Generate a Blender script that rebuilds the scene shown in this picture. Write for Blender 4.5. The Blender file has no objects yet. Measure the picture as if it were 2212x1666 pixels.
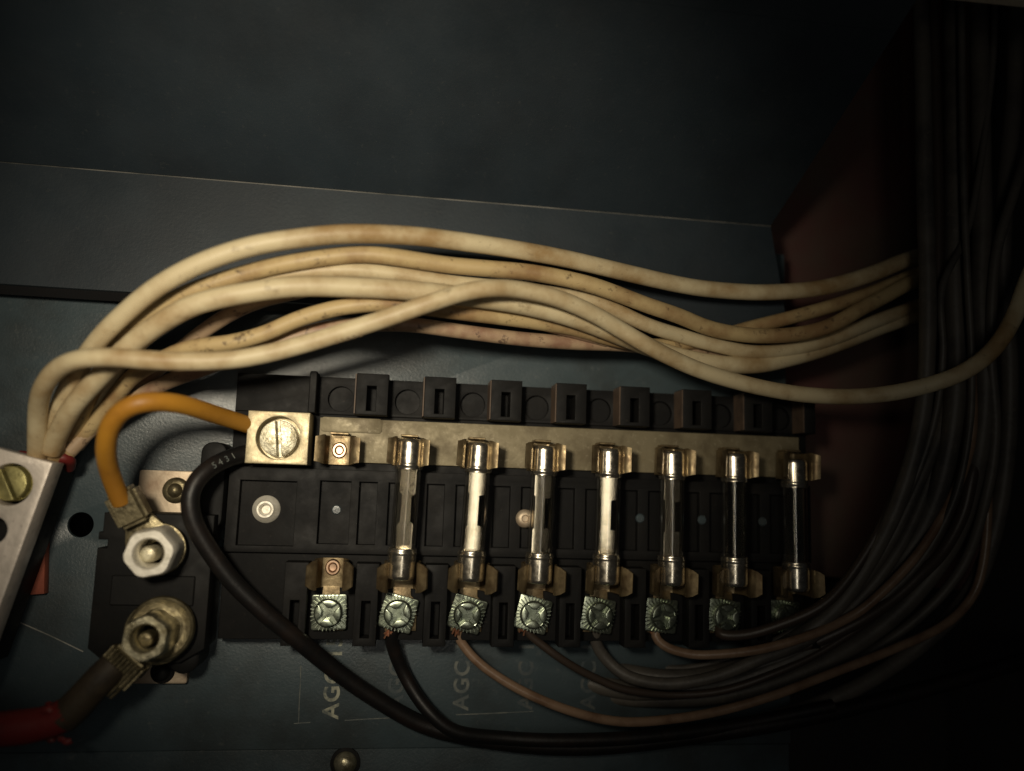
import bpy, bmesh, math, random
from mathutils import Vector, Matrix
random.seed(7)
S = 0.001                      # every length below is in millimetres
sc = bpy.context.scene
COL = sc.collection

# ------------------------------------------------------------------ camera
F, CX, CY = 1671.0, 1106.0, 833.0
ROT = Matrix(((0.9905, 0.0318, 0.1336), (-0.0482, 0.9915, 0.1211), (-0.1286, -0.1264, 0.9836)))
CAM = Vector((-47.5, 6.5, 196.3))
cd = bpy.data.cameras.new('camera'); cam = bpy.data.objects.new('camera', cd); COL.objects.link(cam)
cam.matrix_world = Matrix.Translation(CAM * S) @ ROT.transposed().to_4x4()
cd.sensor_width = 36; cd.lens = 36 * F / 2212
cd.clip_start = 0.005; cd.clip_end = 5
cd.dof.use_dof = True; cd.dof.focus_distance = 0.180; cd.dof.aperture_fstop = 5.2
sc.camera = cam
# ------------------------------------------------------------------ world, lamps, exposure
w = bpy.data.worlds.new('World'); sc.world = w; w.use_nodes = True
w.node_tree.nodes['Background'].inputs[0].default_value = (0.75, 0.85, 1.0, 1)
w.node_tree.nodes['Background'].inputs[1].default_value = 0.004
def aim(o, loc, tgt):
    o.location = Vector(loc) * S
    o.rotation_euler = (Vector(tgt) - Vector(loc)).to_track_quat('-Z', 'Y').to_euler()
ld = bpy.data.lights.new('hand_torch', 'SPOT'); lo = bpy.data.objects.new('hand_torch', ld); COL.objects.link(lo)
ld.energy = 1.5; ld.color = (1.0, 0.88, 0.68); ld.shadow_soft_size = 0.012
ld.spot_size = math.radians(66); ld.spot_blend = 1.0
aim(lo, (-90, 36, 206), (-60, 44, 14))
ad = bpy.data.lights.new('highlight_fill', 'AREA'); ao = bpy.data.objects.new('highlight_fill', ad); COL.objects.link(ao)
ad.shape = 'RECTANGLE'; ad.size = 0.034; ad.size_y = 0.12; ad.energy = 0.032; ad.color = (1.0, 0.93, 0.80)  # added panel above the camera, shaped for highlights on caps and strips
ao.location = (-0.034, -0.012, 0.255)
sc.view_settings.view_transform = 'Standard'; sc.view_settings.look = 'None'
sc.view_settings.exposure = -0.12; sc.view_settings.gamma = 1.0

# ------------------------------------------------------------------ helpers
RT = ROT.transposed()
def at(px, py, z):
    """point at height z (mm above the back plate) seen at photo position px, py"""
    d = RT @ Vector(((px - CX) / F, -(py - CY) / F, -1.0))
    return CAM + d * ((z - CAM.z) / d.z)
def tag(o, label=None, cat=None, group=None, kind=None):
    for k, v in (('label', label), ('category', cat), ('group', group), ('kind', kind)):
        if v: o[k] = v
    return o
def empty(name, loc, label, cat, group=None):
    o = bpy.data.objects.new(name, None); COL.objects.link(o)
    o.empty_display_size = 0.005; o.location = Vector(loc) * S
    return tag(o, label, cat, group)
def link(name, bm, mat, parent=None, off=(0, 0, 0), smooth=True, angle=40):
    """bm is in mm, world space; off = the parent's origin in mm"""
    bmesh.ops.translate(bm, verts=bm.verts, vec=-Vector(off))
    bmesh.ops.scale(bm, verts=bm.verts, vec=(S, S, S))
    bmesh.ops.recalc_face_normals(bm, faces=bm.faces)
    me = bpy.data.meshes.new(name); bm.to_mesh(me); bm.free()
    me.materials.append(mat)
    if smooth:
        for p in me.polygons: p.use_smooth = True
        me.set_sharp_from_angle(angle=math.radians(angle))
    o = bpy.data.objects.new(name, me); COL.objects.link(o)
    if parent: o.parent = parent
    return o
def origin(o):
    return Vector(o.location) / S
def box(bm, x0, x1, y0, y1, z0, z1, bev=0.0, seg=1):
    t = bmesh.new()
    bmesh.ops.create_cube(t, size=1)
    bmesh.ops.scale(t, verts=t.verts, vec=(x1 - x0, y1 - y0, z1 - z0))
    bmesh.ops.translate(t, verts=t.verts, vec=((x0 + x1) / 2, (y0 + y1) / 2, (z0 + z1) / 2))
    if bev: bmesh.ops.bevel(t, geom=t.edges[:], offset=bev, segments=seg, affect='EDGES')
    merge(bm, t)
def merge(bm, t, M=None):
    if M is not None: bmesh.ops.transform(t, matrix=M, verts=t.verts)
    me = bpy.data.meshes.new('tmp'); t.to_mesh(me); t.free(); bm.from_mesh(me); bpy.data.meshes.remove(me)
def slab(bm, outer, holes, z0, z1, bev=0.0, M=None):
    """prism with real holes"""
    cu = bpy.data.curves.new('tmp', 'CURVE'); cu.dimensions = '2D'; cu.fill_mode = 'BOTH'
    cu.extrude = (z1 - z0) / 2 - bev; cu.bevel_depth = bev; cu.bevel_resolution = 1; cu.offset = -bev
    for pts in [outer] + holes:
        s = cu.splines.new('POLY'); s.points.add(len(pts) - 1)
        for p, q in zip(s.points, pts): p.co = (q[0], q[1], 0, 1)
        s.use_cyclic_u = True
    o = bpy.data.objects.new('tmp', cu); COL.objects.link(o)
    dg = bpy.context.evaluated_depsgraph_get()
    me = bpy.data.meshes.new_from_object(o.evaluated_get(dg))
    t = bmesh.new(); t.from_mesh(me)
    bpy.data.objects.remove(o); bpy.data.curves.remove(cu); bpy.data.meshes.remove(me)
    bmesh.ops.remove_doubles(t, verts=t.verts, dist=1e-4)
    bmesh.ops.translate(t, verts=t.verts, vec=(0, 0, (z0 + z1) / 2))
    merge(bm, t, M)
def rect(x0, x1, y0, y1): return [(x0, y0), (x1, y0), (x1, y1), (x0, y1)]
def rrect(x0, x1, y0, y1, r, n=4):
    out = []
    for cx, cy, a in ((x1 - r, y1 - r, 0), (x0 + r, y1 - r, 90), (x0 + r, y0 + r, 180), (x1 - r, y0 + r, 270)):
        for i in range(n + 1):
            t = math.radians(a + 90 * i / n); out.append((cx + r * math.cos(t), cy + r * math.sin(t)))
    return out
def circ(x, y, r, n=40, a0=0): return [(x + r * math.cos(a0 + 2 * math.pi * i / n), y + r * math.sin(a0 + 2 * math.pi * i / n)) for i in range(n)]
def lathe(bm, prof, n=32, M=None, rf=None):
    """prof = (r, z) pairs; closed with poles when r = 0"""
    t = bmesh.new(); rings = []
    for r, z in prof:
        if r == 0: rings.append([t.verts.new((0, 0, z))])
        else: rings.append([t.verts.new(((rf(r, z, 2 * math.pi * i / n) if rf else r) * math.cos(2 * math.pi * i / n),
                                          (rf(r, z, 2 * math.pi * i / n) if rf else r) * math.sin(2 * math.pi * i / n), z)) for i in range(n)])
    for a, b in zip(rings, rings[1:]):
        for i in range(n):
            j = (i + 1) % n
            if len(a) == 1 and len(b) == 1: continue
            if len(a) == 1: t.faces.new((a[0], b[i], b[j]))
            elif len(b) == 1: t.faces.new((a[i], a[j], b[0]))
            else: t.faces.new((a[i], a[j], b[j], b[i]))
    merge(bm, t, M)
def T(x, y, z, rx=0, ry=0, rz=0):
    return Matrix.Translation((x, y, z)) @ Matrix.Rotation(math.radians(rz), 4, 'Z') @ Matrix.Rotation(math.radians(ry), 4, 'Y') @ Matrix.Rotation(math.radians(rx), 4, 'X')
def spline(pts, step=1.2):
    """Catmull-Rom through pts"""
    P = [pts[0] * 2 - pts[1]] + pts + [pts[-1] * 2 - pts[-2]]; out = []
    for i in range(1, len(P) - 2):
        a, b, c, d = P[i - 1:i + 3]; n = max(2, int((c - b).length / step))
        for k in range(n):
            t = k / n
            out.append(0.5 * ((2 * b) + (c - a) * t + (2 * a - 5 * b + 4 * c - d) * t * t + (3 * b - a - 3 * c + d) * t ** 3))
    out.append(pts[-1]); return out
def tube(bm, pts, rad, n=14, cap=True, wob=0.0):
    for _ in range(3):
        pts = [pts[0]] + [(pts[i - 1] + pts[i] * 2 + pts[i + 1]) / 4 for i in range(1, len(pts) - 1)] + [pts[-1]]
    t = bmesh.new(); rings = []; up = Vector((0, 0, 1)); N = len(pts)
    tan = (pts[1] - pts[0]).normalized(); nrm = tan.orthogonal().normalized()
    for i, p in enumerate(pts):
        tg = (pts[min(i + 1, N - 1)] - pts[max(i - 1, 0)]).normalized()
        nrm = (nrm - tg * nrm.dot(tg)).normalized(); bn = tg.cross(nrm)
        r = rad(i / (N - 1)) if callable(rad) else rad
        r *= 1 + wob * math.sin(i * 0.37) + wob * 0.6 * math.sin(i * 0.91 + 1)
        rings.append([t.verts.new(p + (nrm * math.cos(2 * math.pi * k / n) + bn * math.sin(2 * math.pi * k / n)) * r) for k in range(n)])
    for a, b in zip(rings, rings[1:]):
        for k in range(n): t.faces.new((a[k], a[(k + 1) % n], b[(k + 1) % n], b[k]))
    if cap: t.faces.new(rings[0][::-1]); t.faces.new(rings[-1])
    merge(bm, t)
def path(pix): return spline([at(*p) for p in pix])

# ------------------------------------------------------------------ materials
def mat(name, base, rough=0.5, metal=0.0, spec=0.5, dirt=None, dscale=120, damt=0.5, dlo=0.45, dhi=0.65,
        rvar=0.0, bump=0.0, bscale=900, trans=0.0, ior=1.45, coat=0.0, fine=None):
    m = bpy.data.materials.new(name); m.use_nodes = True
    nt = m.node_tree; b = nt.nodes['Principled BSDF']; L = nt.links
    b.inputs['Base Color'].default_value = (*base, 1); b.inputs['Roughness'].default_value = rough
    b.inputs['Metallic'].default_value = metal; b.inputs['Specular IOR Level'].default_value = spec
    b.inputs['Transmission Weight'].default_value = trans; b.inputs['IOR'].default_value = ior
    b.inputs['Coat Weight'].default_value = coat
    tc = nt.nodes.new('ShaderNodeTexCoord')
    geo = nt.nodes.new('ShaderNodeNewGeometry')
    def noise(scale, detail=6, rg=0.6):
        n = nt.nodes.new('ShaderNodeTexNoise'); n.inputs['Scale'].default_value = scale
        n.inputs['Detail'].default_value = detail; n.inputs['Roughness'].default_value = rg
        L.new(geo.outputs['Position'], n.inputs['Vector']); return n
    def ramp(n, lo, hi, a=0.0, c=1.0):
        r = nt.nodes.new('ShaderNodeMapRange'); r.inputs[1].default_value = lo; r.inputs[2].default_value = hi
        r.inputs[3].default_value = a; r.inputs[4].default_value = c; L.new(n.outputs[0], r.inputs[0]); return r
    col = None
    if dirt:
        r = ramp(noise(dscale), dlo, dhi, 0, damt)
        mx = nt.nodes.new('ShaderNodeMix'); mx.data_type = 'RGBA'
        mx.inputs[6].default_value = (*base, 1); mx.inputs[7].default_value = (*dirt, 1)
        L.new(r.outputs[0], mx.inputs[0]); col = mx.outputs[2]
    if fine:                                  # second layer: small specks, scratches
        fc, fs, flo, fhi, fam = fine
        r = ramp(noise(fs, 4, 0.7), flo, fhi, 0, fam)
        mx = nt.nodes.new('ShaderNodeMix'); mx.data_type = 'RGBA'
        mx.inputs[6].default_value = (*base, 1); mx.inputs[7].default_value = (*fc, 1)
        if col: L.new(col, mx.inputs[6])
        L.new(r.outputs[0], mx.inputs[0]); col = mx.outputs[2]
    if col: L.new(col, b.inputs['Base Color'])
    if rvar:
        r = ramp(noise(dscale * 2.3), 0.35, 0.65, rough - rvar, rough + rvar); L.new(r.outputs[0], b.inputs['Roughness'])
    if bump:
        bp = nt.nodes.new('ShaderNodeBump'); bp.inputs['Strength'].default_value = bump; bp.inputs['Distance'].default_value = 0.0003
        L.new(noise(bscale, 5).outputs[0], bp.inputs['Height']); L.new(bp.outputs[0], b.inputs['Normal'])
    return m
M = dict(
    paint=mat('grey_paint', (0.056, 0.078, 0.088), 0.36, spec=0.8, dirt=(0.034, 0.040, 0.041), dscale=45, damt=0.75, rvar=0.06, bump=0.25, bscale=1500,
              fine=((0.17, 0.18, 0.17), 420, 0.6, 0.75, 0.35)),
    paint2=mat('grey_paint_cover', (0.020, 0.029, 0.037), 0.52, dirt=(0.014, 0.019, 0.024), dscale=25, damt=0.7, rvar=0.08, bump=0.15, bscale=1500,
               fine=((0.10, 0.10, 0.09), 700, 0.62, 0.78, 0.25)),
    edge=mat('worn_edge', (0.36, 0.35, 0.32), 0.4, 0.4, dirt=(0.06, 0.07, 0.07), dscale=60, damt=0.8, dlo=0.4, dhi=0.62),
    red=mat('red_oxide', (0.115, 0.040, 0.038), 0.8, dirt=(0.10, 0.076, 0.058), dscale=22, dlo=0.35, dhi=0.6, damt=0.9, bump=0.4, fine=((0.11, 0.07, 0.05), 500, 0.62, 0.75, 0.3)),
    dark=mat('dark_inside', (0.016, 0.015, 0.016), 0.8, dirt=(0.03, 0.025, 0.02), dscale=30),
    bakelite=mat('black_bakelite', (0.0072, 0.0072, 0.0074), 0.6, spec=0.2, dirt=(0.014, 0.0128, 0.0115), dscale=90, damt=0.55, rvar=0.08, bump=0.10, bscale=1200,
                 fine=((0.07, 0.06, 0.05), 900, 0.64, 0.76, 0.35)),
    black=mat('black_plastic', (0.008, 0.008, 0.008), 0.6, spec=0.2, dirt=(0.016, 0.0145, 0.013), dscale=70, damt=0.6, rvar=0.08, bump=0.1),
    brass=mat('dull_brass', (0.235, 0.20, 0.125), 0.58, 0.3, dirt=(0.12, 0.095, 0.055), dscale=120, damt=0.75, rvar=0.12, bump=0.25, bscale=700,
              fine=((0.42, 0.37, 0.26), 800, 0.58, 0.7, 0.5)),
    clip=mat('bronze_clip', (0.24, 0.185, 0.105), 0.45, 0.75, dirt=(0.10, 0.065, 0.035), dscale=260, damt=0.8, rvar=0.12, bump=0.2),
    copper=mat('copper_eyelet', (0.42, 0.29, 0.20), 0.35, 0.9, dirt=(0.2, 0.1, 0.06), dscale=500, damt=0.5),
    zinc=mat('green_zinc', (0.34, 0.38, 0.30), 0.30, 0.92, dirt=(0.15, 0.18, 0.13), dscale=260, damt=0.7, rvar=0.08, bump=0.12, bscale=700),
    lug=mat('plated_lug', (0.50, 0.43, 0.28), 0.5, 0.6, dirt=(0.42, 0.34, 0.19), dscale=150, damt=0.6, rvar=0.08, bump=0.3, fine=((0.2, 0.15, 0.08), 700, 0.62, 0.75, 0.5)),
    screw=mat('plated_screw', (0.60, 0.56, 0.42), 0.42, 0.6, dirt=(0.28, 0.24, 0.14), dscale=420, damt=0.75, dlo=0.5, dhi=0.62, rvar=0.12, bump=0.5),
    yscrew=mat('yellow_screw', (0.52, 0.47, 0.20), 0.42, 0.6, dirt=(0.25, 0.22, 0.08), dscale=260, damt=0.7, rvar=0.1, bump=0.4),
    alu=mat('aluminium', (0.78, 0.70, 0.62), 0.5, 0.25, dirt=(0.45, 0.41, 0.35), dscale=160, damt=0.6, rvar=0.1, bump=0.4, fine=((0.25, 0.2, 0.17), 800, 0.6, 0.72, 0.5)),
    nut=mat('bright_nut', (0.84, 0.80, 0.70), 0.48, 0.3, dirt=(0.45, 0.42, 0.33), dscale=300, damt=0.5, rvar=0.1, bump=0.3),
    oldnut=mat('tarnished_nut', (0.52, 0.48, 0.34), 0.36, 0.8, dirt=(0.18, 0.15, 0.08), dscale=300, damt=0.8, rvar=0.12, bump=0.4),
    oldbrass=mat('dark_crimp', (0.20, 0.17, 0.10), 0.42, 0.75, dirt=(0.07, 0.055, 0.03), dscale=260, damt=0.85, rvar=0.12, bump=0.4),
    tab=mat('tinned_tab', (0.55, 0.45, 0.33), 0.5, 0.5, dirt=(0.3, 0.2, 0.13), dscale=150, damt=0.7, bump=0.2),
    cap=mat('nickel_cap', (0.76, 0.70, 0.58), 0.23, 0.97, dirt=(0.46, 0.37, 0.24), dscale=380, damt=0.4, rvar=0.06, bump=0.04, bscale=500),
    link=mat('fuse_element', (0.86, 0.81, 0.72), 0.16, 0.97, dirt=(0.45, 0.38, 0.25), dscale=150, damt=0.4, bump=0.03),
    glass=mat('fuse_glass', (0.93, 0.90, 0.82), 0.10, trans=1.0, ior=1.47),
    cream=mat('cream_insulation', (0.58, 0.49, 0.31), 0.5, dirt=(0.30, 0.19, 0.08), dscale=62, damt=0.92, dlo=0.44, dhi=0.66, bump=0.12,
              fine=((0.12, 0.075, 0.04), 300, 0.60, 0.75, 0.55)),
    cream2=mat('cream_insulation_grimy', (0.47, 0.355, 0.18), 0.5, dirt=(0.26, 0.155, 0.07), dscale=80, damt=0.9, bump=0.12,
               fine=((0.08, 0.05, 0.03), 380, 0.58, 0.68, 0.75)),
    pinkish=mat('cream_insulation_stained', (0.40, 0.285, 0.18), 0.5, dirt=(0.24, 0.13, 0.085), dscale=130, damt=0.9, bump=0.15,
                fine=((0.06, 0.035, 0.03), 420, 0.58, 0.68, 0.8)),
    orange=mat('orange_insulation', (0.44, 0.205, 0.022), 0.48, dirt=(0.27, 0.115, 0.015), dscale=80, damt=0.7, bump=0.08, fine=((0.15, 0.06, 0.02), 600, 0.66, 0.74, 0.6)),
    cable=mat('black_cable', (0.0075, 0.007, 0.007), 0.45, spec=0.4, dirt=(0.022, 0.014, 0.011), dscale=130, damt=0.5, bump=0.2),
    soot=mat('dark_heat_sleeve', (0.045, 0.034, 0.022), 0.6, spec=0.3, dirt=(0.016, 0.013, 0.011), dscale=130, damt=0.8, bump=0.5),
    tan=mat('tan_brown_wire', (0.23, 0.15, 0.098), 0.32, dirt=(0.11, 0.06, 0.035), dscale=150, damt=0.7, bump=0.15),
    umber=mat('dark_brown_wire', (0.045, 0.032, 0.024), 0.42, dirt=(0.04, 0.03, 0.025), dscale=130, damt=0.7, bump=0.15),
    slate=mat('dusty_black_sleeve', (0.095, 0.085, 0.072), 0.5, dirt=(0.035, 0.032, 0.03), dscale=60, damt=0.85, bump=0.3, fine=((0.18, 0.16, 0.13), 500, 0.6, 0.75, 0.5)),
    redcable=mat('red_cable', (0.15, 0.016, 0.014), 0.5, dirt=(0.07, 0.018, 0.014), dscale=120, damt=0.8, bump=0.3),
    fibre=mat('red_fibre', (0.34, 0.085, 0.045), 0.6, dirt=(0.20, 0.05, 0.03), dscale=170, damt=0.7, bump=0.2),
    strand=mat('bare_copper', (0.60, 0.30, 0.18), 0.4, 0.85, dirt=(0.25, 0.10, 0.06), dscale=400, damt=0.6),
    ink=mat('pale_ink', (0.42, 0.42, 0.32), 0.6, dirt=(0.10, 0.115, 0.105), dscale=260, damt=0.95, dlo=0.46, dhi=0.60),
    ink2=mat('faded_ink', (0.17, 0.18, 0.16), 0.6, dirt=(0.09, 0.105, 0.105), dscale=300, damt=0.95, dlo=0.42, dhi=0.55),
    ink3=mat('worn_off_ink', (0.095, 0.105, 0.10), 0.55, dirt=(0.055, 0.072, 0.08), dscale=300, damt=0.95, dlo=0.42, dhi=0.55),
    stain=mat('faded_brown_ink', (0.20, 0.14, 0.08), 0.6, dirt=(0.4, 0.3, 0.17), dscale=500, damt=0.8),
    lit_side=mat('lit_side_brown', (0.11, 0.075, 0.052), 0.6, dirt=(0.05, 0.035, 0.028), dscale=200, damt=0.7, bump=0.1),
    beige=mat('beige_trim', (0.45, 0.40, 0.32), 0.6, bump=0.2, dirt=(0.3, 0.26, 0.2)),
)

# ------------------------------------------------------------------ the setting
def struct(name, bm, m, parent=None, **k):
    o = link(name, bm, m, parent, **k)
    if not parent: o['kind'] = 'structure'
    return o
b = bmesh.new()
slab(b, [(-220, -57), (53, -57), (53, 72), (-220, 72)], [circ(-123, -6.2, 2.9, 40)], -1.5, 0, 0.15)
plate = struct('back_plate', b, M['paint'])
b = bmesh.new(); box(b, -220, 53, -110, -57.15, -3.0, -0.5, 0.3)
struct('lower_plate', b, M['paint'])
b = bmesh.new(); box(b, -260, 260, -160, 260, -34, -30)
struct('enclosure_floor', b, M['dark'])
# raised cover: strip parallel to the plate + a sheet that folds up towards the viewer
ZS = 11
L0 = at(-260, 596, ZS); L1 = at(1704, 722, ZS); T0 = at(-260, 330, ZS); T1 = at(1665, 490, ZS)
U1 = at(1935, 70, 52); U0 = U1 + (T0 - T1) * 1.05; V1 = U1 + (U1 - T1) * 1.2; V0 = U0 + (U1 - T1) * 1.2
b = bmesh.new()
def sheet(bm, q, th):
    n = (q[1] - q[0]).cross(q[2] - q[0]).normalized()
    if n.z < 0: n = -n
    v = [bm.verts.new(p) for p in q] + [bm.verts.new(p - n * th) for p in q]
    for f in ((0, 1, 2, 3), (7, 6, 5, 4), (0, 4, 5, 1), (1, 5, 6, 2), (2, 6, 7, 3), (3, 7, 4, 0)): bm.faces.new([v[i] for i in f])
sheet(b, [L0, L1, T1, T0], 1.5)
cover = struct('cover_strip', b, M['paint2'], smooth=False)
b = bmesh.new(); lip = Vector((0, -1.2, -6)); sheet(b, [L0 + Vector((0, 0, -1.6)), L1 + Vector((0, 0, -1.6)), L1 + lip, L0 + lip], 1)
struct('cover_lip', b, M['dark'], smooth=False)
b = bmesh.new(); sheet(b, [T0 + Vector((0, 0.3, 0.1)), T1 + Vector((0, 0.3, 0.1)), U1, U0], 1.5)
sheet(b, [U0 + Vector((0, 0.05, 0)), U1 + Vector((0, 0.05, 0)), V1, V0], 1.5)
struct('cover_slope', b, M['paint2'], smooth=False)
b = bmesh.new(); tube(b, [T0.lerp(T1, i / 40) + Vector((0, 0.1, 0.05)) for i in range(41)], 0.14, 6)
struct('fold_line', b, M['edge'])
# red-brown sheet under the right side
b = bmesh.new(); slab(b, [(40, -14), (118, -20), (118, 170), (28, 170), (28, 60), (40, 50)], [], -14, -12)
struct('red_backing_sheet', b, M['red'])
b = bmesh.new(); sheet(b, [Vector((118.5, -160, -30)), Vector((118.5, 260, -30)), Vector((150, 260, 70)), Vector((150, -160, 70))], 2)
struct('enclosure_side', b, M['dark'], smooth=False)
b = bmesh.new(); q = [at(2060, -14, 60), at(2400, 22, 60), at(2400, -80, 60), at(2060, -80, 60)]
sheet(b, q, 2)
struct('enclosure_rim', b, M['beige'], smooth=False)

# lettering and scratches on the plate (children of the plate)
def text_mesh(name, s, size, Mx, m, parent, off, align='LEFT', bold=0.0):
    cu = bpy.data.curves.new('tmp', 'FONT'); cu.body = s; cu.size = size; cu.extrude = 0.02; cu.align_x = align; cu.space_character = 1.12; cu.offset = bold
    o = bpy.data.objects.new('tmp', cu); COL.objects.link(o)
    dg = bpy.context.evaluated_depsgraph_get(); me = bpy.data.meshes.new_from_object(o.evaluated_get(dg))
    t = bmesh.new(); t.from_mesh(me); bpy.data.objects.remove(o); bpy.data.curves.remove(cu); bpy.data.meshes.remove(me)
    bmesh.ops.transform(t, matrix=Mx, verts=t.verts)
    return link(name, t, m, parent, off, smooth=False)
PIT = 15.82
XK = [-63.3 + PIT * k for k in range(8)]
for k in range(5):
    text_mesh('lettering', 'AGC 15', 5.2, T(XK[k] + (1.5 if k else 2.2), -50.2 if k == 0 else -48.4, 0.03, rz=90), M['ink'] if k == 0 else (M['ink2'] if k == 2 else M['ink3']), plate, (0, 0, 0), bold=0.12)
b = bmesh.new()
for (x0, y0, x1, y1) in ((-70.1, -51, -70.4, -38), (-71.2, -51.2, -67.4, -51.0), (-59.5, -50.6, -45, -49.9), (-33, -49.5, -14, -48.8)):
    n = 14
    pts = [Vector((x0 + (x1 - x0) * i / n + random.uniform(-.08, .08), y0 + (y1 - y0) * i / n + random.uniform(-.06, .06), 0.0)) for i in range(n + 1)]
    tube(b, pts, lambda t: 0.16, 5)
link('printed_frame', b, M['ink2'], plate)
b = bmesh.new(); tube(b, [at(-30, 1316, 0), at(40, 1340, 0), at(110, 1368, 0), at(180, 1408, 0)], 0.2, 5)
link('scratch', b, M['edge'], plate)

# ------------------------------------------------------------------ shared screw shapes
def cross_screw(bm, r, h, slot, Mx, n_slots=2, inner=0.0):
    """pan head: an under disc and raised sectors with real slots between them"""
    t = bmesh.new()
    lathe(t, [(0, 0), (r, 0), (r, h * 0.3), (0, h * 0.3)], 40)
    step = 360 / (2 * n_slots)
    for s in range(2 * n_slots):
        a0 = math.radians(s * step); a1 = math.radians((s + 1) * step)
        d0 = math.asin(min(.9, slot / 2 / (r * 0.97)))
        mid = (a0 + a1) / 2
        k = slot / 2 / math.sin((a1 - a0) / 2) if n_slots > 1 else slot / 2
        pts = []
        N = 12 if n_slots > 1 else 24
        for i in range(N + 1):
            a = a0 + d0 + (a1 - a0 - 2 * d0) * i / N; pts.append((r * 0.97 * math.cos(a), r * 0.97 * math.sin(a)))
        if n_slots > 1:
            kk = max(k, inner)
            pts += [(kk * math.cos(mid + dd), kk * math.sin(mid + dd)) for dd in ((0.35, 0, -0.35) if inner else (0,))]
        slab(t, pts, [], h * 0.28, h, min(0.18, r * 0.07))
    merge(bm, t, Mx)

# ------------------------------------------------------------------ fuse block
BO = (0, 0, 0)
blk = empty('fuse_block', BO, 'long black moulded fuse block with brass bus bar, spring clips and terminal screws', 'fuse block')
b = bmesh.new()
slab(b, rect(-89, 54.5, -31, 30.7), [], 0.02, 5, 0.3)
slab(b, rect(-88.2, 54.2, 21.6, 30.5), [circ(x - 0.8, 25.4, 3.0, 28) for x in XK], 7.0, 8.6, 0.15)
slab(b, rect(-88.2, 54.2, -30.4, 21.6), [], 4.9, 8.0, 0.2)
slab(b, rect(-88.2, 54.2, 21.59, 30.4), [], 4.9, 7.05)
holes = []
for x in XK:
    holes += [rect(x - 4.2, x + 2.9, -8.6, 5.9), rect(x + 4.8, x + 9.0, -8.6, 5.9)] if x < XK[7] else [rect(x - 4.2, x + 2.9, -8.6, 5.9)]
holes.append(rect(-85.5, -72.8, -9.3, 5.5))
slab(b, rect(-88.1, 54.1, -10.8, 8.6), holes, 7.9, 10.0, 0.15)
base = link('moulded_base', b, M['bakelite'], blk, angle=30)
b = bmesh.new()
box(b, -71.0, -69.3, 21.4, 31.1, 8.5, 13.6, 0.2)
link('partition', b, M['bakelite'], blk)
for k in range(8):                                     # upper row of slotted partitions
    x0 = XK[k] + 3.1; b = bmesh.new()
    x1 = x0 + 7.4 if k < 7 else x0 + 3
    hs = [rect(x0 + 2.5, x0 + 4.6, 22.4, 28.2)] if k < 7 else []
    slab(b, rect(x0, x1, 21.4, 31.1), hs, 8.5, 14.2, 0.22)
    link('partition', b, M['bakelite'], blk, angle=30)
    b = bmesh.new(); box(b, x0 - 0.35, x0 - 0.02, 21.6, 30.9, 8.5, 14.25, 0.05)  # thin brown plate colours the left tooth face as if lit
    link('lit_side_plate', b, M['lit_side'], blk)
for k in range(-1, 8):                                 # lower row between the terminals
    x0 = (XK[k] if k >= 0 else XK[0] - PIT) + 5.3; b = bmesh.new()
    w_ = 5.2 if k < 7 else 2
    slab(b, rect(x0, x0 + w_, -31.0, -12.6), ([rect(x0 + 1.6, x0 + 3.6, -29.2, -21)] if k < 7 else []), 7.9, 12.6, 0.2)
    link('partition', b, M['bakelite'], blk, angle=30)
b = bmesh.new(); slab(b, rrect(-95, -89.2, -6, 14, 2.4), [], 0.02, 9, 0.6)
link('mounting_ear', b, M['black'], blk)
# brass bus bar
b = bmesh.new(); slab(b, rect(-68.5, 51.5, 10.4, 20.7), [], 8.05, 9.4, 0.12)
slab(b, rrect(-68.3, -54, 17.4, 20.9, 0.8), [], 9.35, 9.7, 0.1)
bus = link('bus_bar', b, M['brass'], blk)
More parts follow.
